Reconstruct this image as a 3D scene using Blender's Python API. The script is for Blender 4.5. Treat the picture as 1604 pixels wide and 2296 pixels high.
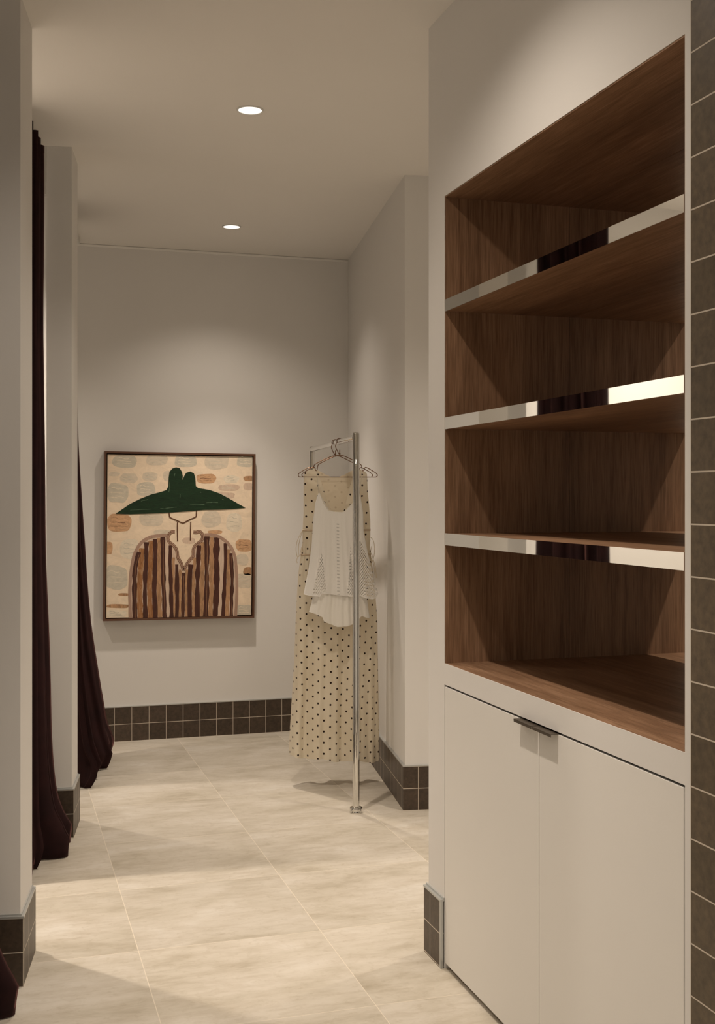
import bpy, bmesh, math, random
from mathutils import Vector, Matrix, noise
from mathutils.geometry import tessellate_polygon
random.seed(7)
PI = math.pi
S = bpy.context.scene
for o in list(bpy.data.objects): bpy.data.objects.remove(o)
COL = S.collection

# ------------------------------------------------------------------ camera
FPX = 2619.0
cam_d = bpy.data.cameras.new('camera'); cam = bpy.data.objects.new('camera', cam_d); COL.objects.link(cam)
cam_d.sensor_fit = 'VERTICAL'; cam_d.sensor_height = 36.0; cam_d.sensor_width = 36.0
cam_d.lens = FPX/2296*36.0
cam_d.shift_x = 0.0; cam_d.shift_y = -33/2296
cam_d.clip_start = 0.05
YAW = math.radians(17.1)
cam.location = (0, 0, 1.45); cam.rotation_euler = (PI/2, 0, -YAW)
S.camera = cam

# ------------------------------------------------------------------ light / exposure
S.view_settings.view_transform = 'Standard'; S.view_settings.look = 'None'
S.view_settings.gamma = 1.0; S.view_settings.use_curve_mapping = False
S.view_settings.exposure = -0.34
W = bpy.data.worlds.new('world'); S.world = W; W.use_nodes = True
W.node_tree.nodes['Background'].inputs[0].default_value = (1.0, 0.89, 0.74, 1)
W.node_tree.nodes['Background'].inputs[1].default_value = 0.66      # fill light added, let in through the end left open behind the camera
H = 2.945                                   # ceiling height
LIGHT_COL = (1.0, 0.868, 0.735)
WIDE, WIDE_BLEND, NARROW, SPOT_R = math.radians(120), 0.7, math.radians(76), 0.03
# (x, y, wide power, narrow power)
CORRIDOR = [(0.929, 4.43, 36, 130), (1.232, 6.37, 27, 165), (0.655, 2.60, 42, 140), (0.32, 0.55, 60, 150)]
FITTING = [(-0.56, 4.64, 160, 85), (-0.325, 6.15, 50, 75), (-0.795, 3.13, 110, 100)]
OTHER = [(2.80, 2.70, 40, 150), (2.55, 4.0, 40, 130)]

# ------------------------------------------------------------------ helpers
def lin(h):
    h = h.lstrip('#'); c = [int(h[i:i+2], 16)/255 for i in (0, 2, 4)]
    return tuple((x/12.92 if x <= 0.04045 else ((x+0.055)/1.055)**2.4) for x in c) + (1,)
MATS = {}
def mat(name, col, rough=0.6, metal=0.0, spec=0.5, emit=None, estr=0):
    m = bpy.data.materials.new(name); m.use_nodes = True
    b = m.node_tree.nodes['Principled BSDF']
    b.inputs['Base Color'].default_value = col; b.inputs['Roughness'].default_value = rough
    b.inputs['Metallic'].default_value = metal; b.inputs['Specular IOR Level'].default_value = spec
    if emit: b.inputs['Emission Color'].default_value = emit; b.inputs['Emission Strength'].default_value = estr
    MATS[name] = m; return m
class NT:
    def __init__(s, m): s.m = m; s.t = m.node_tree; s.b = s.t.nodes['Principled BSDF']
    def n(s, typ, **kw):
        nd = s.t.nodes.new(typ)
        for k, v in kw.items():
            if k in nd.inputs: nd.inputs[k].default_value = v
            else: setattr(nd, k, v)
        return nd
    def l(s, a, b): s.t.links.new(a, b)
    def ramp(s, fac, stops):
        r = s.n('ShaderNodeValToRGB'); e = r.color_ramp.elements
        while len(e) < len(stops): e.new(0.5)
        for i, (p, c) in enumerate(stops): e[i].position = p; e[i].color = c
        s.l(fac, r.inputs[0]); return r.outputs[0]
    def bump(s, h, st, dist=0.01, normal=None):
        b = s.n('ShaderNodeBump'); b.inputs['Strength'].default_value = st; b.inputs['Distance'].default_value = dist
        s.l(h, b.inputs['Height'])
        if normal: s.l(normal, b.inputs['Normal'])
        s.l(b.outputs[0], s.b.inputs['Normal']); return b.outputs[0]
    def mapping(s, scale=(1,1,1), src='Object', loc=(0,0,0), rot=(0,0,0)):
        tc = s.n('ShaderNodeTexCoord'); mp = s.n('ShaderNodeMapping')
        mp.inputs['Scale'].default_value = scale; mp.inputs['Location'].default_value = loc; mp.inputs['Rotation'].default_value = rot
        s.l(tc.outputs[src], mp.inputs[0]); return mp.outputs[0]
    def noise(s, vec, scale, detail=4, rough=0.55, dist=0.0):
        n = s.n('ShaderNodeTexNoise'); n.inputs['Scale'].default_value = scale; n.inputs['Detail'].default_value = detail
        n.inputs['Roughness'].default_value = rough; n.inputs['Distortion'].default_value = dist
        s.l(vec, n.inputs['Vector']); return n.outputs['Fac']
    def mix(s, fac, a, b, mode='MIX'):
        m = s.n('ShaderNodeMix', data_type='RGBA', blend_type=mode)
        for sock, v in ((m.inputs[0], fac), (m.inputs[6], a), (m.inputs[7], b)):
            if hasattr(v, 'is_output') or isinstance(v, bpy.types.NodeSocket): s.l(v, sock)
            else: sock.default_value = v
        return m.outputs[2]
    def math(s, op, a, b=None, c=None):
        m = s.n('ShaderNodeMath', operation=op)
        for i, v in enumerate((a, b, c)):
            if v is None: continue
            if isinstance(v, bpy.types.NodeSocket): s.l(v, m.inputs[i])
            else: m.inputs[i].default_value = v
        return m.outputs[0]

class MB:
    """mesh builder: collects faces with uv and material slot"""
    def __init__(s): s.v = []; s.f = []; s.uv = []; s.mi = []
    def face(s, pts, uv=None, mi=0):
        i = len(s.v); s.v += [tuple(p) for p in pts]; s.f.append(tuple(range(i, i+len(pts))))
        s.uv.append(uv or [(0, 0)]*len(pts)); s.mi.append(mi)
    def hexa(s, b, z0, z1, mi=0):
        """prism over polygon b (ccw list of xy), uv in metres along the walls"""
        n = len(b)
        s.face([(x, y, z0) for x, y in reversed(b)], [(x, y) for x, y in reversed(b)], mi)
        s.face([(x, y, z1) for x, y in b], [(x, y) for x, y in b], mi)
        d = 0
        for i in range(n):
            p, q = b[i], b[(i+1) % n]; L = math.dist(p, q)
            s.face([(*p, z0), (*q, z0), (*q, z1), (*p, z1)], [(d, z0), (d+L, z0), (d+L, z1), (d, z1)], mi); d += L
    def box(s, x0, x1, y0, y1, z0, z1, mi=0):
        s.face([(x0,y0,z0),(x0,y1,z0),(x1,y1,z0),(x1,y0,z0)], [(x0,y0),(x0,y1),(x1,y1),(x1,y0)], mi)
        s.face([(x0,y0,z1),(x1,y0,z1),(x1,y1,z1),(x0,y1,z1)], [(x0,y0),(x1,y0),(x1,y1),(x0,y1)], mi)
        s.face([(x0,y0,z0),(x1,y0,z0),(x1,y0,z1),(x0,y0,z1)], [(x0,z0),(x1,z0),(x1,z1),(x0,z1)], mi)
        s.face([(x1,y1,z0),(x0,y1,z0),(x0,y1,z1),(x1,y1,z1)], [(x1,z0),(x0,z0),(x0,z1),(x1,z1)], mi)
        s.face([(x0,y1,z0),(x0,y0,z0),(x0,y0,z1),(x0,y1,z1)], [(y1,z0),(y0,z0),(y0,z1),(y1,z1)], mi)
        s.face([(x1,y0,z0),(x1,y1,z0),(x1,y1,z1),(x1,y0,z1)], [(y0,z0),(y1,z0),(y1,z1),(y0,z1)], mi)
    def grid(s, rows, uvs=None, mi=0, closed=False):
        """rows: list of rows of points; shared vertices"""
        base = len(s.v); R = len(rows); C = len(rows[0])
        for r in rows: s.v += [tuple(p) for p in r]
        for i in range(R-1):
            for j in range(C if closed else C-1):
                k = (j+1) % C
                s.f.append((base+i*C+j, base+i*C+k, base+(i+1)*C+k, base+(i+1)*C+j))
                if uvs: s.uv.append([uvs[i][j], uvs[i][k], uvs[i+1][k], uvs[i+1][j]])
                else: s.uv.append([(0,0)]*4)
                s.mi.append(mi)
    def tube(s, path, r, seg=10, mi=0, caps=True):
        path = [Vector(p) for p in path]; rows = []
        up = None
        for i, p in enumerate(path):
            t = (path[min(i+1, len(path)-1)] - path[max(i-1, 0)]).normalized()
            if up is None: up = t.orthogonal().normalized()
            up = (up - t*up.dot(t)).normalized(); w = t.cross(up)
            rr = r(i/(len(path)-1)) if callable(r) else r
            rows.append([p + rr*(math.cos(a)*up + math.sin(a)*w) for a in [2*PI*k/seg for k in range(seg)]])
        s.grid(rows, mi=mi, closed=True)
        if caps:
            s.face(list(reversed(rows[0])), mi=mi); s.face(rows[-1], mi=mi)
    def lathe(s, c, prof, seg=32, mi=0):
        """prof: list of (r,z) ; axis z at c"""
        rows = [[(c[0]+r*math.cos(2*PI*k/seg), c[1]+r*math.sin(2*PI*k/seg), c[2]+z) for k in range(seg)] for r, z in prof]
        s.grid(rows, mi=mi, closed=True)
    def build(s, name, mats, parent=None, smooth=False, bevel=0, loc=None, solid=0, recalc=True):
        me = bpy.data.meshes.new(name); 
        loc = Vector(loc) if loc else Vector((0,0,0))
        me.from_pydata([tuple(Vector(p)-loc) for p in s.v], [], s.f)
        ul = me.uv_layers.new(name='UVMap'); k = 0
        flat = [c for f in s.uv for c in f]
        for i, c in enumerate(flat): ul.data[i].uv = c
        for p, m in zip(me.polygons, s.mi): p.material_index = m
        for m in (mats if isinstance(mats, (list, tuple)) else [mats]): me.materials.append(m)
        if recalc:
            bm = bmesh.new(); bm.from_mesh(me); bmesh.ops.remove_doubles(bm, verts=bm.verts, dist=1e-5)
            bmesh.ops.recalc_face_normals(bm, faces=bm.faces); bm.to_mesh(me); bm.free()
        if smooth:
            for p in me.polygons: p.use_smooth = True
        o = bpy.data.objects.new(name, me); COL.objects.link(o); o.location = loc
        if parent:
            w = Vector((0,0,0)); q = parent
            while q: w += Vector(q.location); q = q.parent
            o.parent = parent; o.location = loc - w
        if bevel:
            b = o.modifiers.new('bevel', 'BEVEL'); b.width = bevel; b.segments = 2; b.limit_method = 'ANGLE'
        if solid:
            b = o.modifiers.new('thick', 'SOLIDIFY'); b.thickness = solid; b.offset = 0
        return o
def tag(o, label=None, cat=None, group=None, kind=None):
    if label: o['label'] = label
    if cat: o['category'] = cat
    if group: o['group'] = group
    if kind: o['kind'] = kind
    return o
def thing(name, loc, label, cat, group=None):
    o = bpy.data.objects.new(name, None); COL.objects.link(o); o.location = loc; o.empty_display_size = 0.1
    return tag(o, label, cat, group)
def struct(name, mb, m, label=None, **kw):
    return tag(mb.build(name, m, **kw), label, kind='structure')
def smooth_path(pts, n=8):
    """catmull-rom through points"""
    P = [Vector(p) for p in pts]; out = []
    for i in range(len(P)-1):
        a = P[max(i-1,0)]; b = P[i]; c = P[i+1]; d = P[min(i+2,len(P)-1)]
        for k in range(n):
            t = k/n
            out.append(0.5*((2*b)+(c-a)*t+(2*a-5*b+4*c-d)*t*t+(3*b-a-3*c+d)*t**3))
    out.append(P[-1]); return out
def interp(x, tab):
    if x <= tab[0][0]: return tab[0][1]
    for (a, b), (c, d) in zip(tab, tab[1:]):
        if x <= c: return b+(d-b)*(x-a)/(c-a)
    return tab[-1][1]

# ------------------------------------------------------------------ materials
def paint(name, col, rough=0.75):
    m = mat(name, col, rough, spec=0.3); t = NT(m)
    v = t.mapping(); n = t.noise(v, 180, 3); n2 = t.noise(v, 1.3, 2)
    t.l(t.ramp(n2, [(0.3, tuple(c*0.985 for c in col[:3])+(1,)), (0.7, col)]), t.b.inputs['Base Color'])
    t.bump(n, 0.06, 0.002); return m
M_WALL = paint('wall_paint', (0.785, 0.765, 0.735, 1))
M_CEIL = paint('ceiling_paint', (0.83, 0.80, 0.755, 1), 0.85)
M_DOOR = paint('cabinet_lacquer', (0.82, 0.80, 0.76, 1), 0.42)
M_TRIM = mat('aluminium_trim', (0.55, 0.56, 0.55, 1), 0.4, 0.6)
M_CHROME = mat('chrome', (0.90, 0.90, 0.87, 1), 0.02, 1.0)
M_STEEL = mat('polished_steel', (0.70, 0.69, 0.66, 1), 0.03, 1.0)
M_DARK = mat('dark_gap', (0.03, 0.022, 0.015, 1), 0.8)
M_PLINTH = mat('brown_plinth', (0.16, 0.11, 0.07, 1), 0.7)
M_HANDLE = mat('bronze_handle', (0.10, 0.08, 0.06, 1), 0.45, 0.6)
M_WIRE = mat('copper_wire', (0.22, 0.12, 0.07, 1), 0.28, 1.0)
M_WHITE = mat('white_metal', (0.70, 0.69, 0.66, 1), 0.4)
M_LIT_GAP = mat('pale_lit_gap', (0.92, 0.90, 0.86, 1), 0.3)
M_LAMP = mat('lamp_diffuser', (1, 1, 1, 1), 0.5, emit=(1, 0.93, 0.82, 1), estr=1.6)

def tile_mat(name, pitch, u0, v0, dark, light):
    m = mat(name, dark, 0.45, spec=0.35); t = NT(m)
    v = t.mapping(src='UV', loc=(-u0, -v0, 0))
    b = t.n('ShaderNodeTexBrick', offset=0.0, squash=1.0, offset_frequency=1, squash_frequency=1)
    b.inputs['Scale'].default_value = 1.0; b.inputs['Mortar Size'].default_value = 0.0017
    b.inputs['Mortar Smooth'].default_value = 0.15; b.inputs['Bias'].default_value = 0
    b.inputs['Brick Width'].default_value = pitch; b.inputs['Row Height'].default_value = pitch
    b.inputs['Color1'].default_value = dark; b.inputs['Color2'].default_value = light
    b.inputs['Mortar'].default_value = (0.62, 0.55, 0.46, 1)
    t.l(v, b.inputs['Vector'])
    o = t.mapping(); n = t.noise(o, 60, 5, 0.6); n2 = t.noise(o, 14, 3)
    spk = t.ramp(n, [(0.3, (0.72, 0.72, 0.72, 1)), (0.7, (1.25, 1.22, 1.18, 1))])
    c = t.mix(t.math('SUBTRACT', 1.0, b.outputs['Fac']), b.outputs['Color'], t.mix(1.0, b.outputs['Color'], spk, 'MULTIPLY'))
    t.l(c, t.b.inputs['Base Color'])
    h = t.math('ADD', t.math('MULTIPLY', b.outputs['Fac'], -1.0), t.math('MULTIPLY', n2, 0.25))
    t.bump(h, 0.5, 0.0015)
    t.l(t.math('ADD', t.math('MULTIPLY', b.outputs['Fac'], 0.35), 0.42), t.b.inputs['Roughness'])
    return m
TD, TL = (0.062, 0.044, 0.031, 1), (0.085, 0.062, 0.045, 1)
M_TILE = tile_mat('brown_base_tile', 0.1015, 0.0135, 0.0, TD, TL)
M_TILE_B = tile_mat('brown_base_tile_back', 0.1018, 1.065, 0.0, TD, TL)
M_TILE_P = tile_mat('brown_base_tile_pier', 0.1015, 0.0715, 0.0, TD, TL)
M_TILE_W = tile_mat('brown_wall_tile', 0.1032, 2.008, 1.50, (0.098, 0.075, 0.048, 1), (0.13, 0.10, 0.068, 1))

def wood(name, axis):
    m = mat(name, (0.2, 0.1, 0.05, 1), 0.42, spec=0.35); t = NT(m)
    sc = [22, 22, 22]; sc[axis] = 1.1
    v = t.mapping(tuple(sc)); n = t.noise(v, 2.2, 6, 0.62, 0.5)
    sc2 = [150, 150, 150]; sc2[axis] = 5
    v2 = t.mapping(tuple(sc2)); n2 = t.noise(v2, 2.0, 3, 0.6)
    sc3 = [3, 3, 3]; sc3[axis] = 0.35
    n3 = t.noise(t.mapping(tuple(sc3)), 2.0, 2, 0.5, 0.6)
    c = t.ramp(n, [(0.28, (0.20, 0.108, 0.060, 1)), (0.5, (0.295, 0.172, 0.100, 1)), (0.72, (0.385, 0.235, 0.145, 1))])
    c = t.mix(1.0, c, t.ramp(n2, [(0.35, (0.72, 0.70, 0.68, 1)), (0.6, (1.08, 1.08, 1.08, 1))]), 'MULTIPLY')
    c = t.mix(1.0, c, t.ramp(n3, [(0.3, (0.80, 0.78, 0.76, 1)), (0.7, (1.15, 1.15, 1.15, 1))]), 'MULTIPLY')
    t.l(c, t.b.inputs['Base Color']); t.bump(n2, 0.12, 0.001); return m
M_WOOD_Z = wood('walnut_vertical', 2); M_WOOD_Y = wood('walnut_lengthwise', 1)

def floor_mat():
    m = mat('stone_floor_tile', (0.6, 0.53, 0.43, 1), 0.38, spec=0.4); t = NT(m)
    tc = t.n('ShaderNodeTexCoord'); sx = t.n('ShaderNodeSeparateXYZ'); t.l(tc.outputs['Object'], sx.inputs[0])
    T = 0.6025
    fx = t.math('DIVIDE', t.math('SUBTRACT', sx.outputs[0], 0.428), T); fy = t.math('DIVIDE', t.math('SUBTRACT', sx.outputs[1], 3.170), T)
    ix = t.math('FLOOR', fx); iy = t.math('FLOOR', fy)
    def edge(f):
        a = t.math('FRACT', f); return t.math('MINIMUM', a, t.math('SUBTRACT', 1.0, a))
    ex, ey = edge(fx), edge(fy)
    gx = t.math('LESS_THAN', ex, 0.0021); gy = t.math('LESS_THAN', ey, 0.0019)
    g = t.math('MAXIMUM', gx, gy)
    cmb = t.n('ShaderNodeCombineXYZ'); t.l(ix, cmb.inputs[0]); t.l(iy, cmb.inputs[1])
    wn = t.n('ShaderNodeTexWhiteNoise', noise_dimensions='2D'); t.l(cmb.outputs[0], wn.inputs['Vector'])
    off = t.n('ShaderNodeVectorMath', operation='SCALE'); t.l(wn.outputs['Color'], off.inputs[0]); off.inputs['Scale'].default_value = 9.0
    add = t.n('ShaderNodeVectorMath', operation='ADD'); t.l(tc.outputs['Object'], add.inputs[0]); t.l(off.outputs[0], add.inputs[1])
    mp = t.n('ShaderNodeMapping'); mp.inputs['Scale'].default_value = (1.0, 1.7, 1); t.l(add.outputs[0], mp.inputs[0])
    n1 = t.noise(mp.outputs[0], 2.6, 7, 0.62, 0.35)
    mp2 = t.n('ShaderNodeMapping'); mp2.inputs['Scale'].default_value = (1.2, 4.5, 1); t.l(add.outputs[0], mp2.inputs[0])
    n2 = t.noise(mp2.outputs[0], 7, 6, 0.68, 0.3)
    n3 = t.noise(add.outputs[0], 45, 3, 0.6)
    c = t.ramp(n1, [(0.30, (0.46, 0.41, 0.325, 1)), (0.44, (0.56, 0.51, 0.425, 1)), (0.58, (0.62, 0.57, 0.49, 1)), (0.75, (0.70, 0.665, 0.60, 1))])
    c = t.mix(0.8, c, t.ramp(n2, [(0.3, (0.84, 0.81, 0.77, 1)), (0.55, (1.0, 1.0, 1.0, 1)), (0.8, (1.06, 1.06, 1.06, 1))]), 'MULTIPLY')
    c = t.mix(0.5, c, t.ramp(n3, [(0.32, (0.86, 0.84, 0.8, 1)), (0.45, (1, 1, 1, 1))]), 'MULTIPLY')
    tone = t.math('ADD', 0.94, t.math('MULTIPLY', wn.outputs['Value'], 0.10))
    vm = t.n('ShaderNodeVectorMath', operation='SCALE'); t.l(c, vm.inputs[0]); t.l(tone, vm.inputs['Scale'])
    c = t.mix(g, vm.outputs[0], (0.72, 0.65, 0.54, 1))
    t.l(c, t.b.inputs['Base Color'])
    t.l(t.math('ADD', 0.40, t.math('MULTIPLY', n2, 0.18)), t.b.inputs['Roughness'])
    t.bump(t.math('SUBTRACT', t.math('MULTIPLY', n3, 0.25), g), 0.10, 0.001)
    return m
M_FLOOR = floor_mat()

def velvet():
    m = mat('burgundy_velvet', (0.030, 0.006, 0.008, 1), 0.85, spec=0.2); t = NT(m)
    t.b.inputs['Sheen Weight'].default_value = 0.30; t.b.inputs['Sheen Roughness'].default_value = 0.35
    t.b.inputs['Sheen Tint'].default_value = (0.40, 0.17, 0.15, 1)
    n = t.noise(t.mapping(), 9, 3)
    t.l(t.ramp(n, [(0.3, (0.014, 0.0045, 0.005, 1)), (0.7, (0.027, 0.008, 0.008, 1))]), t.b.inputs['Base Color'])
    return m
M_VELVET = velvet()

# ------------------------------------------------------------------ structure
f = MB(); f.box(-2.6, 5.0, -2.8, 7.4, -0.1, 0); struct('floor', f, M_FLOOR, 'cream stone floor tiles with pale grout')
c = MB(); c.box(-2.6, 5.0, -2.8, 7.4, H, H+0.1); struct('ceiling', c, M_CEIL, 'off-white painted ceiling')

A = math.radians(8.9); E = (math.sin(A), math.cos(A)); N = (math.cos(A), -math.sin(A))
PITCH = 1.530
O0 = (0.071-0.010*N[0], 3.598-0.010*N[1])
def F(a, b): return (O0[0]+a*N[0]+b*E[0], O0[1]+a*N[1]+b*E[1])     # fitting-room frame
def fbox(mb, a0, a1, b0, b1, z0, z1, mi=0): mb.hexa([F(a0,b0), F(a1,b0), F(a1,b1), F(a0,b1)], z0, z1, mi)
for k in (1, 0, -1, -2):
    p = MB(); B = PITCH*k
    fbox(p, -0.105, 0, B+0.010, B+0.270, 0, H)
    fbox(p, -1.50, -0.105, B+0.050, B+0.230, 0, H)
    struct('wall_left', p, M_WALL, 'off-white stub wall between fitting rooms')
    t = MB(); z1 = 0.203
    fbox(t, -0.105, 0.010, B, B+0.010, 0, z1); fbox(t, 0, 0.010, B+0.010, B+0.270, 0, z1); fbox(t, -0.105, 0.010, B+0.270, B+0.280, 0, z1)
    bb = struct('baseboard_left', t, M_TILE, 'brown square tile skirting round a stub wall')
    e = MB(); fbox(e, -0.105, 0.0115, B-0.0015, B+0.010, z1, z1+0.006); fbox(e, 0, 0.0115, B+0.010, B+0.270, z1, z1+0.006)
    fbox(e, -0.105, 0.004, B+0.006, B+0.010, z1+0.006, z1+0.011); fbox(e, 0, 0.004, B+0.010, B+0.270, z1+0.006, z1+0.011)
    e.build('tile_edge_trim', M_TRIM, bb)
    # white box added for the bright upper part of the partition, behind the curtain
    d = MB(); fbox(d, -0.50, -0.1055, B+0.010, B+0.050, 2.74, H); struct('trim_1', d, M_WHITE, 'white box for the bright partition top near the fitting room ceiling')
p = MB(); p.hexa([F(-1.50, -6.5), F(-1.50, 4.0), F(-1.60, 4.0), F(-1.60, -6.5)][::-1], 0, H); struct('wall_left', p, M_WALL, 'rear wall of the fitting rooms')
p = MB(); p.box(-2.6, 5.0, 7.05, 7.2, 0, H); struct('wall_back', p, M_WALL, 'off-white end wall behind the painting')
p = MB(); p.box(-1.2, 2.14, 7.040, 7.05, 0, 0.203); bb = struct('baseboard_back', p, M_TILE_B, 'brown square tile skirting under the painting')
e = MB(); e.box(-1.2, 2.14, 7.0385, 7.05, 0.203, 0.208); e.build('tile_edge_trim', M_TRIM, bb)
p = MB(); p.box(-1.2, 2.14, 7.046, 7.05, H-0.016, H-0.004); struct('trim_2', p, M_LIT_GAP, 'thin pale strip for the lit gap between end wall and ceiling')  # pale colour stands in for light in the gap under the ceiling
# splayed pier on the right
R0 = (1.803, 5.112)
def Rr(a, b): return (R0[0]+a*N[0]+b*E[0], R0[1]+a*N[1]+b*E[1])
p = MB(); p.hexa([Rr(0,0), Rr(2.9,0), (4.9, 7.2), Rr(0,2.15)], 0, H); struct('wall_pier', p, M_WALL, 'splayed off-white wall beside the clothes rail').name = 'wall_right'
t = MB(); t.hexa([Rr(-0.010,-0.010), Rr(2.8,-0.010), Rr(2.8,0), Rr(-0.010,0)], 0, 0.203); t.hexa([Rr(-0.010,0), Rr(0,0), Rr(0,1.97), Rr(-0.010,1.97)], 0, 0.203)
bb = struct('baseboard_right', t, M_TILE_P, 'brown square tile skirting of the splayed wall')
e = MB(); e.hexa([Rr(-0.0115,-0.0115), Rr(2.8,-0.0115), Rr(2.8,0), Rr(-0.0115,0)], 0.203, 0.208); e.hexa([Rr(-0.0115,0), Rr(0,0), Rr(0,1.97), Rr(-0.0115,1.97)], 0.203, 0.208)
e.build('tile_edge_trim', M_TRIM, bb)
# thick right wall with shelving niche
XW, XB, XM = 1.313, 2.161, 1.737
Y0, Y1, YE, YT = 2.044, 3.354, 3.495, 2.008
ZD, ZC, ZN = 0.874, 0.9397, 2.373
p = MB()
p.box(XW, XB, -2.8, Y0-0.004, 0, H); p.box(XW, XB, Y1+0.004, YE, 0, H); p.box(XW, XB, Y0-0.004, Y1+0.004, ZN+0.004, H)
p.box(XW, XW+0.002, Y0-0.004, Y1+0.004, ZD, ZC-0.0005); p.box(XB-0.002, XB, Y0-0.004, Y1+0.004, 0, ZC-0.0005)
struct('wall_right', p, M_WALL, 'off-white thick wall round the shelving niche')
p = MB(); p.box(XW-0.008, XW, -2.8, YT, 0, H); struct('wall_near', p, M_TILE_W, 'brown square wall tiles beside the niche').name = 'wall_right'
t = MB(); t.box(XW-0.012, XW, Y1+0.010, YE+0.012, 0, 0.206); t.box(XW, XB, YE, YE+0.012, 0, 0.206)
M_TILE_R = tile_mat('brown_base_tile_end', 0.1012, YE+0.012-0.055, 0.004, TD, TL)
bb = struct('baseboard_right', t, M_TILE_R, 'brown square tile skirting at the niche end')
e = MB(); e.box(XW-0.0135, XW, Y1+0.003, YE+0.0135, 0.206, 0.212); e.box(XW-0.005, XW, Y1+0.003, YE+0.012, 0.212, 0.218); e.box(XW-0.0135, XW-0.004, Y1+0.003, Y1+0.010, 0, 0.206)
e.build('tile_edge_trim', M_TRIM, bb)
# enclosing walls out of view
for nm, b in (('wall_right', (4.9, 5.0, -2.8, 7.2)), ('wall_left', (-2.6, -2.5, -2.8, 7.2))):
    p = MB(); p.box(*b, 0, H); struct(nm, p, M_WALL, 'off-white painted wall')

# ------------------------------------------------------------------ shelving
su = thing('shelving_unit', (XW, (Y0+Y1)/2, ZC), 'dark walnut open shelving built into the white niche, chrome-edged shelves', 'shelves')
def bxp(name, m, par, *b, bevel=0):
    q = MB(); q.box(*b); return q.build(name, m, par, bevel=bevel)
g = 0.0008
for x0, x1 in ((XW+0.002, XM-g), (XM+g, XB-0.002)):
    bxp('side_panel', M_WOOD_Z, su, x0, x1, Y1, Y1+0.004, ZC, ZN)
    bxp('side_panel', M_WOOD_Z, su, x0, x1, Y0-0.004, Y0, ZC, ZN)
    bxp('top_panel', M_WOOD_Y, su, x0, x1, Y0-0.004, Y1+0.004, ZN, ZN+0.004)
    bxp('bottom_panel', M_WOOD_Y, su, x0, x1, Y0, Y1, ZC-0.025, ZC)
for zt in (2.057, 1.695, 1.339):
    s1 = bxp('shelf', M_WOOD_Y, su, XW+0.002, XM-g, Y0, Y1, zt-0.035, zt)
    bxp('edge_strip', M_CHROME, s1, XW, XW+0.002, Y0, Y1, zt-0.036, zt+0.0005)['label'] = 'mirror-polished chrome strip'
    s2 = bxp('shelf', M_WOOD_Y, su, XM+g, XB-0.002, Y0, Y1, zt-0.035, zt)
    bxp('edge_strip', M_CHROME, s2, XB-0.002, XB, Y0, Y1, zt-0.036, zt+0.0005)['label'] = 'mirror-polished chrome strip'

# ------------------------------------------------------------------ base cabinet
bc = thing('base_cabinet', (XW, (Y0+Y1)/2, 0), 'low white two-door cabinet under the walnut shelving', 'cabinet')
YM = (Y0+Y1)/2
bxp('carcass', M_DARK, bc, XW+0.022, XB-0.03, Y0, Y1, 0.03, ZC-0.027)
bxp('plinth', M_PLINTH, bc, XW+0.03, XB-0.05, Y0, Y1, 0.0, 0.03)
for y0, y1, h0, h1 in ((YM+0.0012, Y1-0.0015, YM+0.004, YM+0.108), (Y0+0.0005, YM-0.0012, YM-0.106, YM-0.002)):
    dr = bxp('door', M_DOOR, bc, XW, XW+0.019, y0, y1, 0.019, ZD-0.006, bevel=0.0008)
    hb = MB(); zt = ZD-0.0045
    hb.box(XW-0.021, XW+0.012, h0, h1, zt-0.0012, zt); hb.box(XW-0.021, XW-0.0195, h0, h1, zt-0.0075, zt)
    ho = hb.build('handle', M_HANDLE, dr, bevel=0.0004); ho['label'] = 'dark bronze edge pull handle'

# ------------------------------------------------------------------ downlights
def spot(ang, blend, p, parent):
    l = bpy.data.lights.new('spot', 'SPOT'); l.energy = p; l.color = LIGHT_COL; l.spot_size = ang; l.spot_blend = blend
    l.shadow_soft_size = SPOT_R
    o = bpy.data.objects.new('downlight_beam', l); COL.objects.link(o); o.parent = parent; o.location = (0, 0, -0.014)
GL = 'recessed ceiling downlights'
def downlight(x, y, pw, pn, label):
    th = thing('ceiling_downlight', (x, y, H), label, 'ceiling light', GL)
    r = MB(); prof = [(0.0475, 0), (0.0525, 0), (0.0525, -0.002), (0.050, -0.0045), (0.0465, -0.004), (0.0455, -0.001), (0.0475, 0)]
    r.lathe((x, y, H), prof, 48); r.build('trim_ring', M_WHITE, th, smooth=True)
    d = MB(); d.face([(x+0.0455*math.cos(2*PI*k/48), y+0.0455*math.sin(2*PI*k/48), H-0.0015) for k in range(48)][::-1]); d.build('diffuser', M_LAMP, th)
    spot(math.radians(143) if y < 3 and 0 < x < 1 else WIDE, WIDE_BLEND, pw, th); spot(NARROW, 1.0, pn, th)
downlight(*CORRIDOR[0], 'round recessed downlight, the larger and nearer of two lit in the corridor ceiling')
downlight(*CORRIDOR[1], 'smaller far round recessed downlight in the ceiling near the end wall')
for i, q in enumerate(CORRIDOR[2:]): downlight(*q, ['round recessed downlight in the ceiling before the shelving', 'round recessed downlight in the ceiling above the camera'][i])
for i, q in enumerate(FITTING): downlight(*q, ['recessed downlight inside the middle fitting room', 'recessed downlight inside the far fitting room', 'recessed downlight inside the near fitting room'][i])
for i, q in enumerate(OTHER): downlight(*q, ['recessed downlight behind the shelving', 'recessed downlight in the side room'][i])

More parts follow.
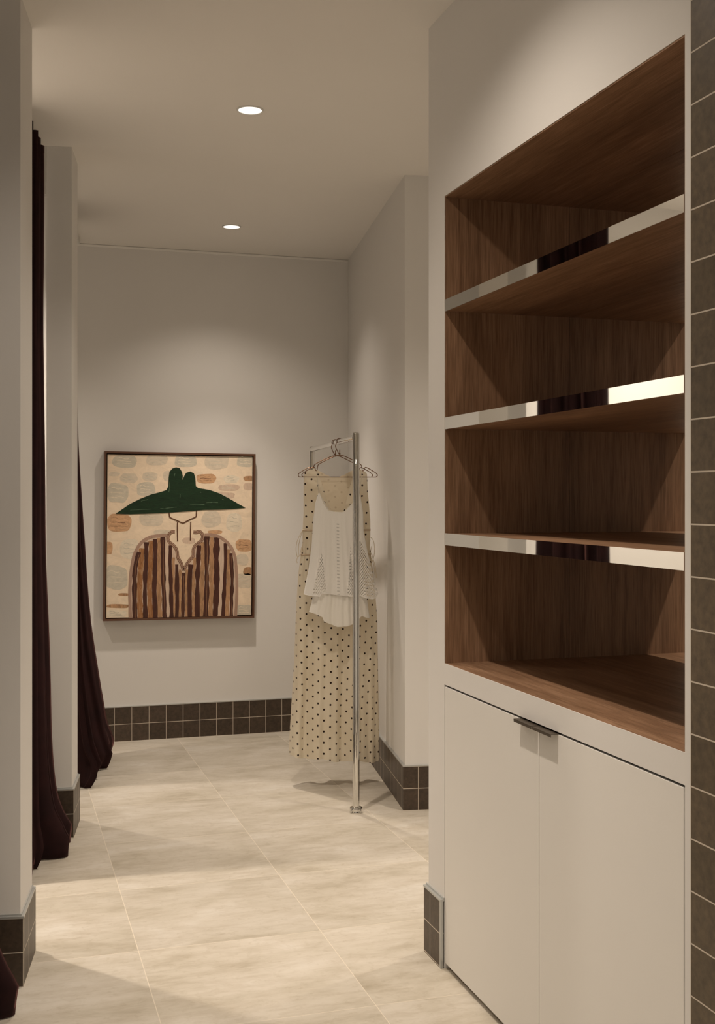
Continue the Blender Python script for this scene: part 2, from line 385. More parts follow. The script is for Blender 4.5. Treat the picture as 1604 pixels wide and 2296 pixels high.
# ------------------------------------------------------------------ curtains
def curtain(name, label, b0, b1, lobes, offs, seed, toffs=-0.145, flare=(0.6, 0.4)):
    """b0,b1: extent along the opening (frame F, b); lobes: list of b of outer folds at the floor with outer offsets offs"""
    rnd = random.Random(seed)
    root = tag(bpy.data.objects.new(name, None), label, 'curtain', 'velvet fitting room curtains')
    COL.objects.link(root); root.location = (*F(toffs, (b0+b1)/2), 0)
    n = len(lobes); pts = []                 # (bottom b, bottom a, top b, top a)
    tb0, tb1 = b0, b1
    for i in range(n):
        tb = tb0+(tb1-tb0)*(i+0.5)/n
        pts.append((lobes[i], offs[i], tb, toffs+0.038))
        if i < n-1:
            pts.append(((lobes[i]+lobes[i+1])/2+rnd.uniform(-.02, .02), (offs[i]+offs[i+1])/2-0.135-rnd.uniform(0, .04), tb+(tb1-tb0)*0.5/n, toffs-0.045))
    first = (b0-0.02, offs[0]-0.12, b0, toffs-0.01); last = (b1+0.03, offs[-1]-0.13, b1, toffs-0.01)
    pts = [first]+pts+[last]
    SUB = 14
    def cs(v0, v1, t):
        s = (1-math.cos(PI*t))/2; return v0+(v1-v0)*(0.35*t+0.65*s)
    rows = []; NZ = 90
    for iz in range(NZ+1):
        q = iz/NZ; z = 2.905*(1-q**0.85)
        z = max(z, 0.004)
        w = flare[0]*(1-z/2.905)**3.2+flare[1]*math.exp(-z/0.10)
        row = []
        for i in range(len(pts)-1):
            for k in range(SUB if i < len(pts)-2 else SUB+1):
                t = k/SUB
                bb = pts[i][0]+(pts[i+1][0]-pts[i][0])*t; ba = cs(pts[i][1], pts[i+1][1], t)
                tb = pts[i][2]+(pts[i+1][2]-pts[i][2])*t; ta = cs(pts[i][3], pts[i+1][3], t)
                wb = (1-z/2.905)**1.6
                a = ta+(ba-ta)*w; b = tb+(bb-tb)*wb
                nz = noise.noise(Vector((b*7+seed, a*9, z*1.6)))
                a += 0.012*nz*(1-0.6*z/2.9)
                b += 0.010*noise.noise(Vector((b*6, a*8+seed, z*1.3+5)))
                a += 0.009*math.sin(2*PI*2*t+i*1.7)*(0.5+0.5*w)
                b += 0.006*math.sin(2*PI*2*t+i*2.3+1)
                # hem turns in and buckles where it meets the floor
                hem = max(0, 1-z/0.09)
                a -= 0.042*hem*hem*(1 if ba > -0.07 else 0.3)
                a += 0.020*math.exp(-((z-0.10)/0.06)**2)*(1 if ba > -0.05 else 0.2)
                a += 0.012*math.exp(-((z-0.10)/0.05)**2)*noise.noise(Vector((b*14, seed, z*20)))
                x, y = F(a, b); row.append((x, y, z))
        rows.append(row)
    m = MB(); m.grid(rows); o = m.build('drape', M_VELVET, root, smooth=True, recalc=True, solid=0.004)
    h = MB(); h.grid([[ (p[0], p[1], 2.915-0.03*j) for p in rows[0]] for j in range(2)])
    h.build('heading_tape', M_VELVET, root, smooth=True, solid=0.006)
    return root
def clobes(shift): return [v+shift for v in (0.87, 0.99, 1.115, 1.255, 1.445)]
curtain('velvet_curtain', 'burgundy velvet curtain hanging between the two white stub walls', 0.97, 1.490, [0.93, 1.02, 1.12, 1.255, 1.445], (-0.09, -0.10, -0.055, 0.055, 0.035), 3, flare=(0.42, 0.58))
curtain('velvet_curtain', 'dark burgundy velvet curtain hanging beyond the far stub wall, nearest the painting', 2.45, 2.90, (2.38, 2.58, 2.80, 2.98, 3.15), (0.035, 0.05, 0.095, 0.06, 0.09), 5, flare=(0.88, 0.12))
curtain('velvet_curtain', 'burgundy velvet curtain pooling on the floor before the nearest stub wall', 0.84-PITCH, 1.485-PITCH, [-0.64, -0.53, -0.42, -0.315, -0.20, -0.09], (-0.09, -0.08, -0.06, -0.02, 0.055, -0.035), 11, flare=(0.42, 0.58))
for i, (b0, b1, lb) in enumerate(((0.28, 1.52, 'white curtain track on the ceiling between the two stub walls'), (1.82, 3.35, 'white curtain track on the ceiling beside the end wall'), (0.28-PITCH, -0.005, 'white curtain track on the ceiling before the nearest stub wall'))):
    m = MB(); fbox(m, -0.16, -0.13, b0, b1, H-0.028, H); tag(m.build('curtain_track', M_WHITE, loc=(*F(-0.145, b0), H)), lb, 'curtain track', 'ceiling curtain tracks')

# ------------------------------------------------------------------ painting
def paint_mat(name, col, var=0.25, sc=(30, 30, 6), rough=0.4, hi=None):
    m = mat(name, col, rough, spec=0.4); t = NT(m)
    n = t.noise(t.mapping(sc), 2.0, 5, 0.7, 1.2)
    lo = tuple(c*(1-var) for c in col[:3])+(1,); hh = hi or tuple(min(1, c*(1+var)) for c in col[:3])+(1,)
    t.l(t.ramp(n, [(0.3, lo), (0.5, col), (0.72, hh)]), t.b.inputs['Base Color']); t.bump(n, 0.5, 0.002); return m
pic = thing('framed_painting', (1.0455, 7.05, 1.218), 'framed painting of a figure in a wide green hat on the end wall', 'painting')
PW, PH, TH = 0.905, 1.000, 0.052
def zuv(x, y):      # reading of the painting -> metres from its centre
    top = 92+23*(x-65)/1432; bot = 1702-30*(x-50)/1430; v = (y-top)/(bot-top)
    xl = 65-15*v; xr = 1497-17*v; u = (x-xl)/(xr-xl)
    return ((u-0.5)*PW, (0.5-v)*PH)
def local_build(mb, name, mats, par, **kw):
    o = mb.build(name, mats, None, **kw); o.parent = par; return o
fr = MB(); fw = 0.012
fr.box(-PW/2, PW/2, -TH, 0, PH/2-fw, PH/2); fr.box(-PW/2, PW/2, -TH, 0, -PH/2, -PH/2+fw)
fr.box(-PW/2, -PW/2+fw, -TH, 0, -PH/2+fw, PH/2-fw); fr.box(PW/2-fw, PW/2, -TH, 0, -PH/2+fw, PH/2-fw)
M_FRAME = mat('frame_wood', (0.115, 0.050, 0.026, 1), 0.4)
local_build(fr, 'frame', M_FRAME, pic)
bk = MB(); bk.box(-PW/2+fw, PW/2-fw, -0.02, -0.004, -PH/2+fw, PH/2-fw); local_build(bk, 'backing', M_DARK, pic)
pal = ['bg', 'hat', 'line', 'taupe', 'dark', 'ochre', 'tan', 'blush', 'grey', 'greyg', 'orange', 'white', 'cbrown', 'hatl']
pm = dict(
 bg=paint_mat('canvas_peach', (0.87, 0.71, 0.53, 1), 0.10, (6, 6, 9)), hat=paint_mat('paint_green', (0.005, 0.026, 0.008, 1), 0.4, (8, 8, 30), 0.45),
 line=paint_mat('paint_umber', (0.12, 0.05, 0.022, 1), 0.1), taupe=paint_mat('paint_taupe', (0.42, 0.27, 0.20, 1), 0.12),
 dark=paint_mat('paint_maroon', (0.070, 0.022, 0.014, 1), 0.35), ochre=paint_mat('paint_ochre', (0.36, 0.16, 0.06, 1), 0.45, hi=(0.50, 0.33, 0.19, 1)),
 tan=paint_mat('paint_tan', (0.44, 0.25, 0.13, 1), 0.42), blush=paint_mat('paint_blush', (0.66, 0.50, 0.38, 1), 0.15),
 grey=paint_mat('paint_stone', (0.70, 0.60, 0.47, 1), 0.12, (8, 8, 14)), greyg=paint_mat('paint_stone_green', (0.62, 0.56, 0.45, 1), 0.14, (8, 8, 14)),
 orange=paint_mat('paint_rust', (0.60, 0.36, 0.20, 1), 0.28, (12, 12, 18)), white=paint_mat('paint_pale', (0.80, 0.70, 0.55, 1), 0.14, (10, 10, 16)),
 cbrown=paint_mat('paint_brown', (0.22, 0.11, 0.06, 1), 0.25), hatl=paint_mat('paint_green_light', (0.10, 0.16, 0.10, 1), 0.3))
cv = MB(); YC = -TH+0.008
def cpoly(pts, key, layer, raw=False):
    q = [Vector((*(p if raw else zuv(*p)), 0)) for p in pts]
    tr = tessellate_polygon([q])
    for a in tr: cv.face([(q[i].x, YC-0.0003*layer, q[i].y) for i in a], mi=pal.index(key))
def ribbon(pts, w, key, layer, wob=0.0, seed=0, closed=False):
    P = smooth_path([(*p, 0) for p in pts], 8); L = []; R_ = []
    for i, p in enumerate(P):
        t = (P[min(i+1, len(P)-1)]-P[max(i-1, 0)]).normalized(); nn = Vector((-t.y, t.x, 0))
        ww = w/2*(1+wob*noise.noise(Vector((i*0.35, seed, 0)))*2); off = nn*wob*w*0.5*noise.noise(Vector((seed, i*0.25, 3)))
        L.append(zuv(*(p+nn*ww+off)[:2])); R_.append(zuv(*(p-nn*ww+off)[:2]))
    for i in range(len(P)-1):
        cv.face([(a[0], YC-0.0003*layer, a[1]) for a in (L[i], L[i+1], R_[i+1], R_[i])], mi=pal.index(key))
iw, ih = PW/2-fw-0.006, PH/2-fw-0.006
cv.box(-iw, iw, YC, YC+0.024, -ih, ih)
def clampz(x, y):
    u, v = zuv(x, y); return (max(-iw+.001, min(iw-.001, u)), max(-ih+.001, min(ih-.001, v)))
stones = [(255,188,115,58,'greyg'),(550,175,105,50,'grey'),(820,185,105,58,'greyg'),(1120,190,118,72,'grey'),(1400,180,85,60,'greyg'),(155,310,50,20,'grey'),
 (290,345,80,45,'grey'),(485,330,72,42,'grey'),(650,325,42,48,'grey'),(1020,350,95,45,'orange'),(1260,355,75,35,'white'),(1430,350,48,25,'tan'),(185,490,98,92,'greyg'),
 (450,455,88,68,'greyg'),(1235,435,105,30,'blush'),(1428,425,48,35,'blush'),(200,770,115,85,'orange'),(495,740,110,62,'grey'),(1065,735,92,75,'grey'),(1290,765,75,88,'white'),
 (1385,985,82,60,'orange'),(105,1010,32,62,'orange'),(300,1020,90,95,'white'),(600,862,80,26,'grey'),(1365,1120,60,52,'grey'),(1425,1230,48,38,'tan'),(1385,1320,80,72,'grey'),
 (170,1290,108,115,'greyg'),(240,1450,50,13,'tan'),(190,1560,110,18,'tan'),(170,1635,95,38,'white'),(1385,1600,85,52,'greyg'),(1100,858,70,18,'orange'),(850,940,60,30,'blush'),(1180,510,120,30,'blush'),(700,600,80,40,'grey')]
for i, (cx, cy, rx, ry, key) in enumerate(stones):
    pts = []
    for k in range(26):
        a = 2*PI*k/26; r = 1+0.16*noise.noise(Vector((math.cos(a)*1.3+i*3, math.sin(a)*1.3, 0)))
        ca, sa = math.cos(a), math.sin(a)
        pts.append(clampz(cx+rx*r*math.copysign(abs(ca)**0.7, ca), cy+ry*r*math.copysign(abs(sa)**0.7, sa)))
    cpoly(pts, key, 1, raw=True)
    if rx > 60 and ry > 28:
        for j in range(3):
            yy = cy+ry*(-0.5+0.45*j); x0 = max(cx-rx*0.65, 95); x1 = min(cx+rx*(0.3+0.15*j), 1455)
            ribbon([(x0, yy), (x0*.7+x1*.3, yy-9+6*j), (x0*.35+x1*.65, yy+7-5*j), (x1, yy+4)], 6, {'grey': 'greyg', 'greyg': 'white', 'orange': 'cbrown' if j == 1 else 'tan', 'white': 'greyg', 'blush': 'grey', 'tan': 'orange'}[key], 1.6, 0.4, i+j)
outer = [(300,1672),(296,1400),(312,1200),(342,1060),(400,962),(480,908),(560,893),(640,888)]
outr = [(1000,884),(1090,886),(1170,918),(1240,980),(1285,1062),(1305,1180),(1312,1400),(1300,1655)]
colL = [(718,855),(690,856),(660,882),(652,920),(668,955),(705,985),(735,1030),(745,1095),(775,1150),(799,1218)]
colR = [(893,858),(920,860),(950,852),(975,872),(982,912),(958,950),(912,985),(892,1030),(890,1085),(850,1132),(799,1218)]
cpoly([(p.x, p.y) for p in smooth_path([(*q, 0) for q in outer], 5)]+colL[2:]+colR[2:-1][::-1]+[(p.x, p.y) for p in smooth_path([(*q, 0) for q in outr], 5)], 'blush', 2)
stripes = [([(378,1045),(345,1200),(338,1400),(342,1672)],35),([(452,955),(446,1150),(435,1400),(440,1672)],33),([(532,922),(530,1200),(524,1400),(535,1671)],33),
 ([(604,905),(606,1150),(612,1400),(620,1668)],32),([(676,985),(672,1150),(680,1400),(685,1667)],28),([(735,1165),(737,1400),(735,1666)],28),([(800,1245),(795,1450),(790,1665)],26),
 ([(870,1165),(858,1300),(858,1663)],34),([(946,985),(938,1200),(930,1400),(928,1662)],32),([(1022,900),(1022,1150),(1018,1400),(1010,1660)],38),([(1115,910),(1115,1150),(1115,1400),(1100,1658)],42),
 ([(1203,965),(1200,1200),(1186,1450),(1175,1656)],28),([(1256,1058),(1265,1250),(1262,1450),(1255,1654)],26)]
keys = ['ochre', 'ochre', 'tan', 'blush', 'tan', 'tan', 'tan', 'tan', 'tan', 'tan', 'blush', 'tan']
for i in range(len(stripes)-1):
    a, b = stripes[i][0], stripes[i+1][0]
    y0 = max(a[0][1], b[0][1])-2-0.35*abs(a[0][1]-b[0][1]); y1 = min(a[-1][1], b[-1][1])
    xa = lambda y, s: interp(y, [(q[1], q[0]) for q in s])
    ys = [y0+(y1-y0)*k/5 for k in range(6)]
    gap = (xa(ys[3], b)-xa(ys[3], a))-(stripes[i][1]+stripes[i+1][1])/2
    ribbon([((xa(y, a)+xa(y, b))/2, y) for y in ys], gap*0.80, keys[i], 3, 0.25, i*3.3)
for i, (p, w) in enumerate(stripes): ribbon(p, w*1.25, 'dark', 4, 0.22, i*1.7)
for i, (p, w) in enumerate(stripes[::3]): ribbon([(x+w*0.08, y+30*(k == 0)) for k, (x, y) in enumerate(p)], w*0.18, 'cbrown', 4.4, 0.5, i*2.7)
ribbon(outer, 28, 'taupe', 5, 0.08, 1); ribbon(outr, 28, 'taupe', 5, 0.08, 2)
for cc in (colL, colR):
    ribbon(cc, 30, 'cbrown', 5.5, 0.05, 3); ribbon(cc, 19, 'taupe', 6, 0.05, 4); ribbon(cc, 5, 'line', 6.5, 0.1, 4)
for l in ([(663,672),(667,700),(674,720),(735,748),(795,775)],[(795,775),(860,740),(915,714),(921,690),(924,650)],[(742,765),(741,850),(743,945)],[(869,760),(866,850),(865,938)]): ribbon(l, 11, 'line', 6, 0.1, 9)
hat = [(165,685),(230,640),(300,590),(400,540),(500,500),(590,477),(640,458),(658,420),(660,340),(668,285),(695,255),(730,243),(765,252),(788,290),(794,330),(791,362),(805,330),(825,295),(865,282),(900,300),(914,345),(918,420),(940,440),(1050,458),(1150,492),(1250,545),(1330,590),(1400,628),(1300,637),(1150,645),(1000,648),(850,660),(700,672),(500,682),(300,690)]
cpoly(hat, 'hat', 8)
for l in ([(400,565),(440,555),(468,548)],[(580,636),(660,630),(735,622)],[(670,380),(668,440),(660,480)],[(1020,578),(1070,575),(1130,577)],[(770,500),(765,540)],[(1170,545),(1190,553)],[(960,475),(968,485)],[(720,300),(712,330)],[(860,600),(1000,596)],[(300,650),(500,640)]): ribbon(l, 4, 'hatl', 8.6, 0.6, l[0][0])
local_build(cv, 'canvas', [pm[k] for k in pal], pic, recalc=False)
pic.rotation_euler = (0, math.radians(0.45), 0)

# ------------------------------------------------------------------ clothes rail
RA = Vector((1.573, 5.137, 0)); RB = Vector((1.722, 6.48, 0)); ZR = 1.7245; RR = 0.016
rk = thing('clothes_rail', tuple(RA), 'polished chrome clothes rail standing against the right wall, holding two garments', 'clothes rail')
def upright(P, ztop):
    u = MB(); u.lathe((P.x, P.y, 0), [(RR, 0.004), (RR, ztop-0.006), (RR-0.002, ztop-0.002), (RR-0.006, ztop), (0.0005, ztop)], 40)
    o = u.build('upright', M_STEEL, rk, smooth=True)
    fl = MB(); fl.lathe((P.x, P.y, 0), [(RR, 0.0), (0.029, 0.0), (0.030, 0.006), (0.0275, 0.010), (0.0285, 0.014), (0.029, 0.022), (0.026, 0.027), (RR+0.001, 0.029)], 40)
    for k in range(4):
        a = 0.5+k*PI/2; fl.lathe((P.x+0.027*math.cos(a), P.y+0.027*math.sin(a), 0.010), [(0.0001, 0.011), (0.004, 0.009), (0.004, 0.0)], 10)
    fl.build('floor_flange', M_STEEL, o, smooth=True)
    return o
upright(RA, 1.748); upright(RB, 1.742)
D = (RB-RA).normalized()
hr = MB(); hr.tube([Vector((RA.x, RA.y, ZR))+D*0.012, Vector((RB.x, RB.y, ZR))-D*0.012], RR-0.0005, 40, caps=False); hr.build('hanging_rail', M_STEEL, rk, smooth=True)

# hanger frame: u across (to the right), w height, along rail = depth (towards camera negative)
HU = Vector((0.985, -0.172, 0)).normalized(); HD = Vector((0, 0, 1)).cross(HU)     # HD points away from camera
class HF:
    def __init__(s, P): s.P = Vector(P)
    def __call__(s, u, d, z): q = s.P+HU*u+HD*d; return (q.x, q.y, z)
def hook_point(s): q = RA+(RB-RA)*s; return q
def hanger(P, sc, label, zbar, tilt=0.0):
    """P: under the rail; sc metres per reading pixel"""
    h = HF(P); root = thing('wire_hanger', (P.x, P.y, ZR), label, 'hanger', 'wire hangers on the clothes rail')
    zt = zbar+47*sc
    w = MB(); R = 0.0021
    Rt = RR+0.0025
    hk = [(0, 0, zt), (0, 0, zt+0.030), (-0.002, 0, ZR-0.060), (-0.014, 0, ZR-0.040), (-0.021, 0, ZR-0.022)]
    hk += [(-Rt*math.sin(math.radians(a)), 0, ZR+Rt*math.cos(math.radians(a))) for a in (110, 85, 55, 25, 0, -30, -60, -90, -115)]
    w.tube([h(*p) for p in smooth_path(hk, 5)], R, 10); w.build('hook', M_WIRE, root, smooth=True)
    b = MB()
    side = [(0, 47), (9, 46.5), (30, 37), (46, 28), (49, 23), (50.5, 14.5), (53.5, 14.5), (55, 19), (58, 21.5), (66, 18), (80, 9.5), (84, 4.5), (82, 0.8), (78, 0), (60, 0), (0, 0)]
    right = [(u*sc, 0, zbar+v*sc) for u, v in side]; left = [(-u, 0, z) for u, _, z in right]
    for p in (right, left): b.tube([h(*q) for q in smooth_path(p, 4)], R, 8)
    b.tube([h(0, 0, zt-0.003), h(0, 0, zt+0.014)], 0.0036, 10)
    b.build('shoulder_wire', M_WIRE, root, smooth=True)
    return h
SC1 = 5.80/2619; SC2 = 5.916/2619
P1 = hook_point(0.322); P2 = hook_point(0.415)
zb1 = 1.45+(1115-1069.5)*SC1; zb2 = 1.45+(1115-1069.5)*SC2
h1 = hanger(P1, SC1*1.015, 'thin copper wire hanger holding the white crochet top, the front one', zb1)
h2 = hanger(P2, SC2*1.0, 'thin copper wire hanger inside the shoulders of the polka dot dress, the rear one', zb2)

# --- polka dot dress
def dot_mat(name, ink, lo, hi):
    m = mat(name, (0.7, 0.6, 0.4, 1), 0.75, spec=0.2); t = NT(m)
    t.b.inputs['Sheen Weight'].default_value = 0.15
    v = t.mapping(src='UV'); sx = t.n('ShaderNodeSeparateXYZ'); t.l(v, sx.inputs[0])
    P, Q = 0.0330, 0.0545
    col = t.math('DIVIDE', sx.outputs[0], P); ic = t.math('ROUND', col)
    dx = t.math('MULTIPLY', t.math('SUBTRACT', col, ic), P)
    vy = t.math('DIVIDE', t.math('SUBTRACT', sx.outputs[1], t.math('MULTIPLY', ic, 0.0235)), Q)
    dy = t.math('MULTIPLY', t.math('SUBTRACT', vy, t.math('ROUND', vy)), Q)
    r = t.math('SQRT', t.math('ADD', t.math('MULTIPLY', dx, dx), t.math('MULTIPLY', dy, dy)))
    g = t.math('LESS_THAN', r, 0.0052)
    n = t.noise(t.mapping(), 7, 3)
    base = t.ramp(n, [(0.3, lo), (0.7, hi)])
    geo = t.n('ShaderNodeNewGeometry')
    g2 = t.math('MULTIPLY', g, 1.0)
    t.l(t.mix(g2, base, ink), t.b.inputs['Base Color'])
    t.bump(t.noise(t.mapping(), 700, 1), 0.08, 0.0005)
    # thin cloth lets some light through
    tr = t.n('ShaderNodeBsdfTranslucent'); t.l(t.mix(g2, base, ink), tr.inputs[0])
    mx = t.n('ShaderNodeMixShader'); mx.inputs[0].default_value = 0.25
    out = t.t.nodes['Material Output']; t.l(t.b.outputs[0], mx.inputs[1]); t.l(tr.outputs[0], mx.inputs[2]); t.l(mx.outputs[0], out.inputs[0])
    return m
M_DOT = dot_mat('cream_polka_dot', (0.030, 0.014, 0.008, 1), (0.84, 0.755, 0.60, 1), (0.88, 0.81, 0.67, 1))
M_DOT_IN = dot_mat('cream_polka_dot_inside', (0.68, 0.58, 0.43, 1), (0.80, 0.70, 0.54, 1), (0.84, 0.75, 0.59, 1))
M_LINING = mat('cream_lining', (0.66, 0.55, 0.38, 1), 0.8, spec=0.2)
Y2Z2 = lambda y: 1.45+(1115-y)*SC2
CX2 = 753
LEFT = [(1050,682),(1070,681.5),(1110,681),(1150,681),(1190,679),(1215,679),(1235,676),(1260,673),(1290,669),(1340,666),(1400,663),(1480,660),(1560,655),(1640,650),(1690,648)]
RIGHT = [(1050,823),(1070,825),(1100,826),(1130,829),(1170,832),(1200,832),(1225,831),(1250,834),(1300,840),(1350,845),(1400,848),(1500,849.5),(1600,851),(1700,853)]
def dress():
    root = thing('polka_dot_dress', (P2.x, P2.y, Y2Z2(1700)), 'long sleeveless cream dress with dark polka dots, hanging behind the white top', 'dress')
    NU, NV = 120, 90
    # tops (pixel readings along u)
    ftop = [(-1, 1063), (-0.97, 1059), (-0.72, 1050.5), (-0.62, 1053), (-0.55, 1062), (-0.42, 1092), (-0.30, 1120), (-0.17, 1150), (0, 1172), (0.17, 1150), (0.30, 1120), (0.42, 1092), (0.55, 1062), (0.62, 1053), (0.72, 1050.5), (0.97, 1059), (1, 1063)]
    btop = [(-1, 1063), (-0.97, 1059), (-0.72, 1050.5), (-0.5, 1056), (-0.3, 1064), (-0.1, 1069.5), (0.1, 1069.5), (0.3, 1064), (0.5, 1056), (0.72, 1050.5), (0.97, 1059), (1, 1063)]
    def surf(side):
        rows = []; uvs = []
        for iv in range(NV+1):
            row = []; uv = []
            for iu in range(NU+1):
                u = -1+2*iu/NU
                # hem line: slight drop to the right with scallops from folds
                hem = 1689+9*(u+1)+3*math.sin(u*8.5+1) if side > 0 else 1686+9*(u+1)
                top = interp(u, ftop if side > 0 else btop)
                v = iv/NV; y = top+(hem-top)*v
                l = interp(y, LEFT)-CX2; r = interp(y, RIGHT)-CX2
                x = ((l+r)/2+(r-l)/2*u)
                s = max(0, (y-1240)/450); s = min(1, s)
                waist = math.exp(-((y-1225)/20)**2)
                dep = (0.020+0.018*min(1, (y-1050)/60)*(1-0.5*waist)+0.050*s)
                prof = math.sqrt(max(0, 1-abs(u)**2.4))
                fold = s**0.8*(0.018*math.sin(u*8.5+2.6+side)+0.011*math.sin(u*15+side*2)+0.004*math.sin(u*31+1))*min(1, (1-abs(u))*8+0.15)
                fold += 0.0035*math.sin(u*46)*math.exp(-((y-1245)/45)**2)
                d = -side*(dep*prof+fold) if side > 0 else (dep*prof*0.8+fold)
                p = h2(x*SC2, d, Y2Z2(y)); row.append(p)
            L = [0]
            for k in range(NU): L.append(L[-1]+math.dist(row[k][:2], row[k+1][:2]))
            mid = L[NU//2]
            for iu in range(NU+1): uv.append((L[iu]-mid+(10 if side < 0 else 0), row[iu][2]))
            rows.append(row); uvs.append(uv)
        return rows, uvs
    m = MB(); r, uvv = surf(1); m.grid(r, uvv); m.build('dress_front', M_DOT, root, smooth=True, recalc=False)
    m = MB(); rb, ub = surf(-1); m.grid(rb, ub); ob = m.build('dress_back', M_DOT_IN, root, smooth=True, recalc=False)
    # gathered waistband
    def band(y0, y1, name):
        w = MB(); rr = []
        for y in (y0, y1):
            row = []
            for iu in range(0, NU+1):
                u = -1+2*iu/NU; l = interp(y, LEFT)-CX2; rgt = interp(y, RIGHT)-CX2; x = ((l+rgt)/2+(rgt-l)/2*u)
                waist = math.exp(-((y-1225)/20)**2); dep = 0.020+0.018*(1-0.5*waist)+0.0015
                row.append(h2(x*SC2*1.005, -dep*math.sqrt(max(0, 1-abs(u)**2.4))-0.0035*math.sin(u*46)*math.exp(-((y-1245)/45)**2)-0.001, Y2Z2(y)))
            rr.append(row)
        w.grid(rr); w.build(name, M_CASING, root, smooth=True, solid=0.001)
    band(1187, 1190.5, 'waist_channel'); band(1241, 1245, 'waist_channel')
    # drawstring ties with their bows, both sides
    for sgn, x0, ends in ((-1, 679, ([(679,1188),(672,1200),(666,1215),(664,1232),(667,1248),(672,1244),(677,1226),(680,1240)], [(679,1190),(674,1203),(670,1222),(669,1244),(665,1256),(667,1262)])),
                          (1, 832, ([(832,1205),(838,1212),(841,1230),(839,1250),(834,1262),(832,1240),(834,1225)], [(834,1240),(838,1255),(843,1272),(845,1296)], [(834,1252),(839,1266),(841,1280),(842,1290)]))):
        for e in ends:
            q = MB(); q.tube([h2((x-CX2)*SC2, -0.012, Y2Z2(y)) for x, y, _ in smooth_path([(*p, 0) for p in e], 6)], 0.0014, 6)
            q.build('drawstring', M_TIE, root, smooth=True)
M_CASING = paint_mat('gathered_band', (0.64, 0.50, 0.36, 1), 0.3, (160, 160, 1), 0.8); M_TIE = mat('cream_cord', (0.68, 0.58, 0.42, 1), 0.8)
dress()

# --- white crochet top
def crochet_mat():
    m = mat('white_crochet', (0.86, 0.835, 0.79, 1), 0.85, spec=0.2); t = NT(m)
    t.b.inputs['Sheen Weight'].default_value = 0.2
    v = t.mapping(src='UV'); sx = t.n('ShaderNodeSeparateXYZ'); t.l(v, sx.inputs[0])
    X, Y = sx.outputs[0], sx.outputs[1]
    p = 0.0105; q = 0.0165
    a = t.math('ADD', t.math('DIVIDE', X, p), t.math('DIVIDE', Y, q)); b = t.math('SUBTRACT', t.math('DIVIDE', X, p), t.math('DIVIDE', Y, q))
    da = t.math('ABSOLUTE', t.math('SUBTRACT', t.math('FRACT', a), 0.5)); db = t.math('ABSOLUTE', t.math('SUBTRACT', t.math('FRACT', b), 0.5))
    hole = t.math('LESS_THAN', t.math('MAXIMUM', da, db), 0.30)
    # mesh godets: two flared inserts, widening to the hem; Y is height above hem
    def godet(c, sl, w0, top):
        cen = t.math('ADD', c, t.math('MULTIPLY', Y, sl)); wid = t.math('SUBTRACT', w0, t.math('MULTIPLY', Y, w0/top))
        return t.math('LESS_THAN', t.math('ABSOLUTE', t.math('SUBTRACT', X, cen)), wid)
    mask = t.math('MAXIMUM', godet(-0.105, 0.06, 0.036, 0.22), t.math('MAXIMUM', godet(0.146, -0.16, 0.062, 0.30), godet(0.048, 0.02, 0.015, 0.26)))
    mask = t.math('MULTIPLY', mask, t.math('GREATER_THAN', Y, 0.008))
    # centre openwork column
    cc = t.math('LESS_THAN', t.math('ABSOLUTE', t.math('ADD', X, 0.012)), 0.006)
    st = t.math('LESS_THAN', t.math('FRACT', t.math('DIVIDE', Y, 0.0165)), 0.35)
    ctr = t.math('MULTIPLY', t.math('MULTIPLY', cc, st), t.math('LESS_THAN', Y, 0.36))
    al = t.math('SUBTRACT', 1.0, t.math('MAXIMUM', t.math('MULTIPLY', t.math('MULTIPLY', hole, mask), 1.0), t.math('MULTIPLY', ctr, 0.35)))
    t.l(al, t.b.inputs['Alpha'])
    rib = t.math('SINE', t.math('MULTIPLY', X, 1500)); t.bump(rib, 0.15, 0.0006)
    return m
M_CROCHET = crochet_mat()
M_UNDER = mat('white_cotton', (0.86, 0.83, 0.77, 1), 0.8, spec=0.2)
M_STRAP = mat('ivory_strap', (0.76, 0.70, 0.58, 1), 0.7)
Y2Z1 = lambda y: 1.45+(1115-y)*SC1
CX1 = 763
CL = [(1104,716),(1112,713),(1128,708),(1170,703),(1222,700),(1275,693),(1331,682)]
CR = [(1104,807),(1112,809),(1130,813),(1150,816),(1191,817),(1233,825),(1275,835),(1331,850)]
UL = [(1150,712),(1250,708),(1330,703),(1346,701),(1371,694),(1404,694)]
UR = [(1150,808),(1250,812),(1330,822),(1350,826),(1385,831),(1404,831)]
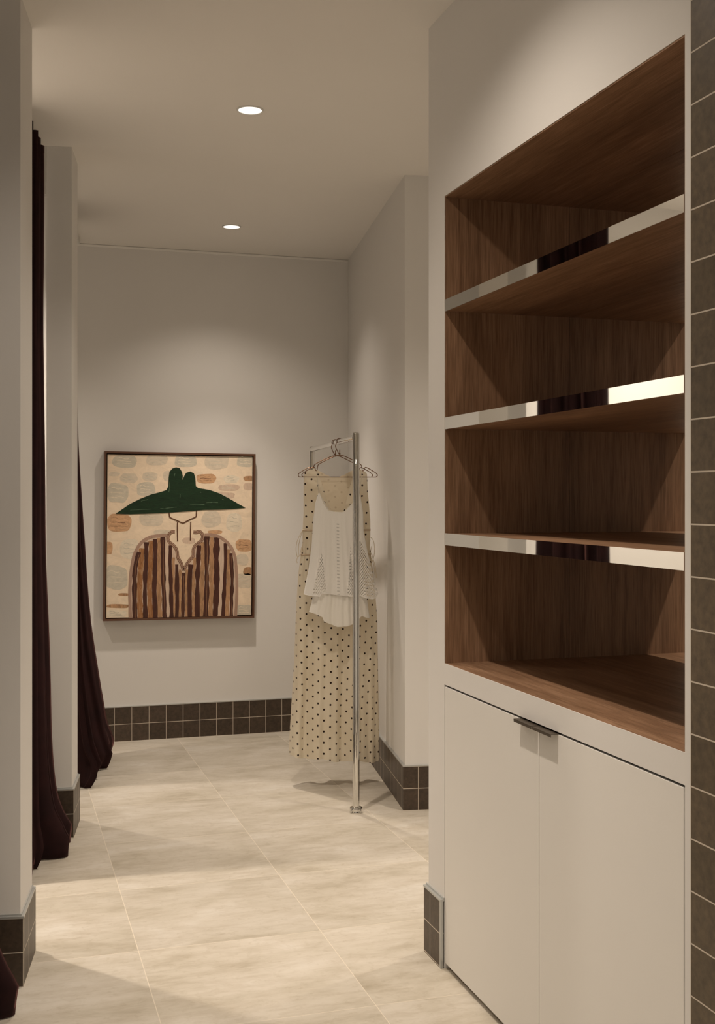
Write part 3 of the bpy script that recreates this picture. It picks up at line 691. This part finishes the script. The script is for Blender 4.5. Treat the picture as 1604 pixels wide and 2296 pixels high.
def top_garment():
    root = thing('crochet_top', (P1.x, P1.y, Y2Z1(1335)), 'white crochet camisole with thin straps and mesh inserts, hanging in front of the dress', 'top')
    NU, NV = 110, 60
    ftop = [(-1, 1104), (-0.93, 1106), (-0.78, 1118), (-0.62, 1131), (-0.50, 1140), (-0.44, 1144), (-0.2, 1147), (0.1, 1148), (0.22, 1146.5), (0.34, 1140), (0.6, 1127), (0.85, 1110), (1, 1104)]
    btop = [(-1, 1104), (-0.9, 1112), (-0.6, 1135), (-0.3, 1156), (0, 1160), (0.3, 1156), (0.6, 1135), (0.9, 1112), (1, 1104)]
    hemf = [(-1, 1331), (-0.86, 1334), (-0.57, 1335.5), (-0.55, 1328), (-0.3, 1331), (0.1, 1334), (0.22, 1336), (0.5, 1336), (0.64, 1340), (0.82, 1343), (0.92, 1341), (1, 1331)]
    def piece(side, tops, hem, Lt, Rt, mt, name, dep0, dep1, off=0.0, NUu=NU, foldA=0.006):
        rows, uvs = [], []
        for iv in range(NV+1):
            row = []; uv = []
            for iu in range(NUu+1):
                u = -1+2*iu/NUu; tp = interp(u, tops); hm = interp(u, hem)
                v = iv/NV; y = tp+(hm-tp)*v
                l = interp(y, Lt)-CX1; r = interp(y, Rt)-CX1; x = (l+r)/2+(r-l)/2*u
                s = min(1, max(0, (y-1120)/215)); prof = math.sqrt(max(0, 1-abs(u)**2.5))
                d = (dep0+(dep1-dep0)*s)*prof+foldA*s*math.sin(u*9+side)+foldA*0.8*s*s*math.sin(u*17+2+side)*prof+0.4*foldA*s*math.sin(u*31)*prof
                row.append(h1(x*SC1, -side*d+off, Y2Z1(y))); uv.append((x*SC1, (hm-y)*SC1))
            rows.append(row); uvs.append(uv)
        m = MB(); m.grid(rows, uvs); return m.build(name, mt, root, smooth=True, recalc=False)
    piece(1, ftop, hemf, CL, CR, M_CROCHET, 'crochet_front', 0.014, 0.045)
    piece(-1, btop, [(-1, 1331), (0, 1330), (1, 1331)], [(1104, 717), (1331, 706)], [(1104, 806), (1331, 822)], M_CROCHET, 'crochet_back', 0.010, 0.030)
    hemu = [(-1, 1371), (-0.8, 1375), (-0.58, 1382), (-0.54, 1391), (-0.35, 1397), (-0.1, 1403.5), (0.2, 1403), (0.36, 1400), (0.6, 1394), (0.64, 1384), (0.72, 1380.5), (0.86, 1384.5), (1, 1387)]
    piece(1, [(-1, 1165), (-0.5, 1152), (-0.2, 1158), (0.2, 1158), (0.5, 1152), (1, 1165)], hemu, UL, UR, M_UNDER, 'underlayer', 0.008, 0.036, foldA=0.005)
    # hem and neckline edging
    def edge(tab, off_t, rad, n=60, umin=-1, umax=1):
        pts = []
        for k in range(n+1):
            u = umin+(umax-umin)*k/n; y = interp(u, tab); l = interp(y, CL)-CX1; r = interp(y, CR)-CX1
            x = (l+r)/2+(r-l)/2*u; s = min(1, max(0, (y-1120)/215)); prof = math.sqrt(max(0, 1-abs(u)**2.5))
            d = (0.014+0.031*s)*prof+0.006*s*math.sin(u*9+1)+0.0048*s*s*math.sin(u*17+3)*prof+0.0024*s*math.sin(u*31)*prof
            pts.append(h1(x*SC1, -d-off_t, Y2Z1(y)))
        q = MB(); q.tube(pts, rad, 6); return q
    edge(ftop, 0.0005, 0.0013).build('neckline_edging', M_STRAP, root, smooth=True)
    edge(hemf, 0.0005, 0.0013, 100).build('hem_edging', M_UNDER, root, smooth=True)
    for xs, ys in (((711.5, 712, 714, 716), (1052.5, 1065, 1085, 1105)), ((813.5, 813, 810, 807), (1053, 1065, 1085, 1105))):
        for dd in (-0.008, 0.008):
            q = MB(); q.tube([h1((x-CX1)*SC1, dd*(i/3), Y2Z1(y)) for i, (x, y) in enumerate(zip(xs, ys))], 0.0016, 6)
            q.build('strap', M_STRAP, root, smooth=True)
top_garment()
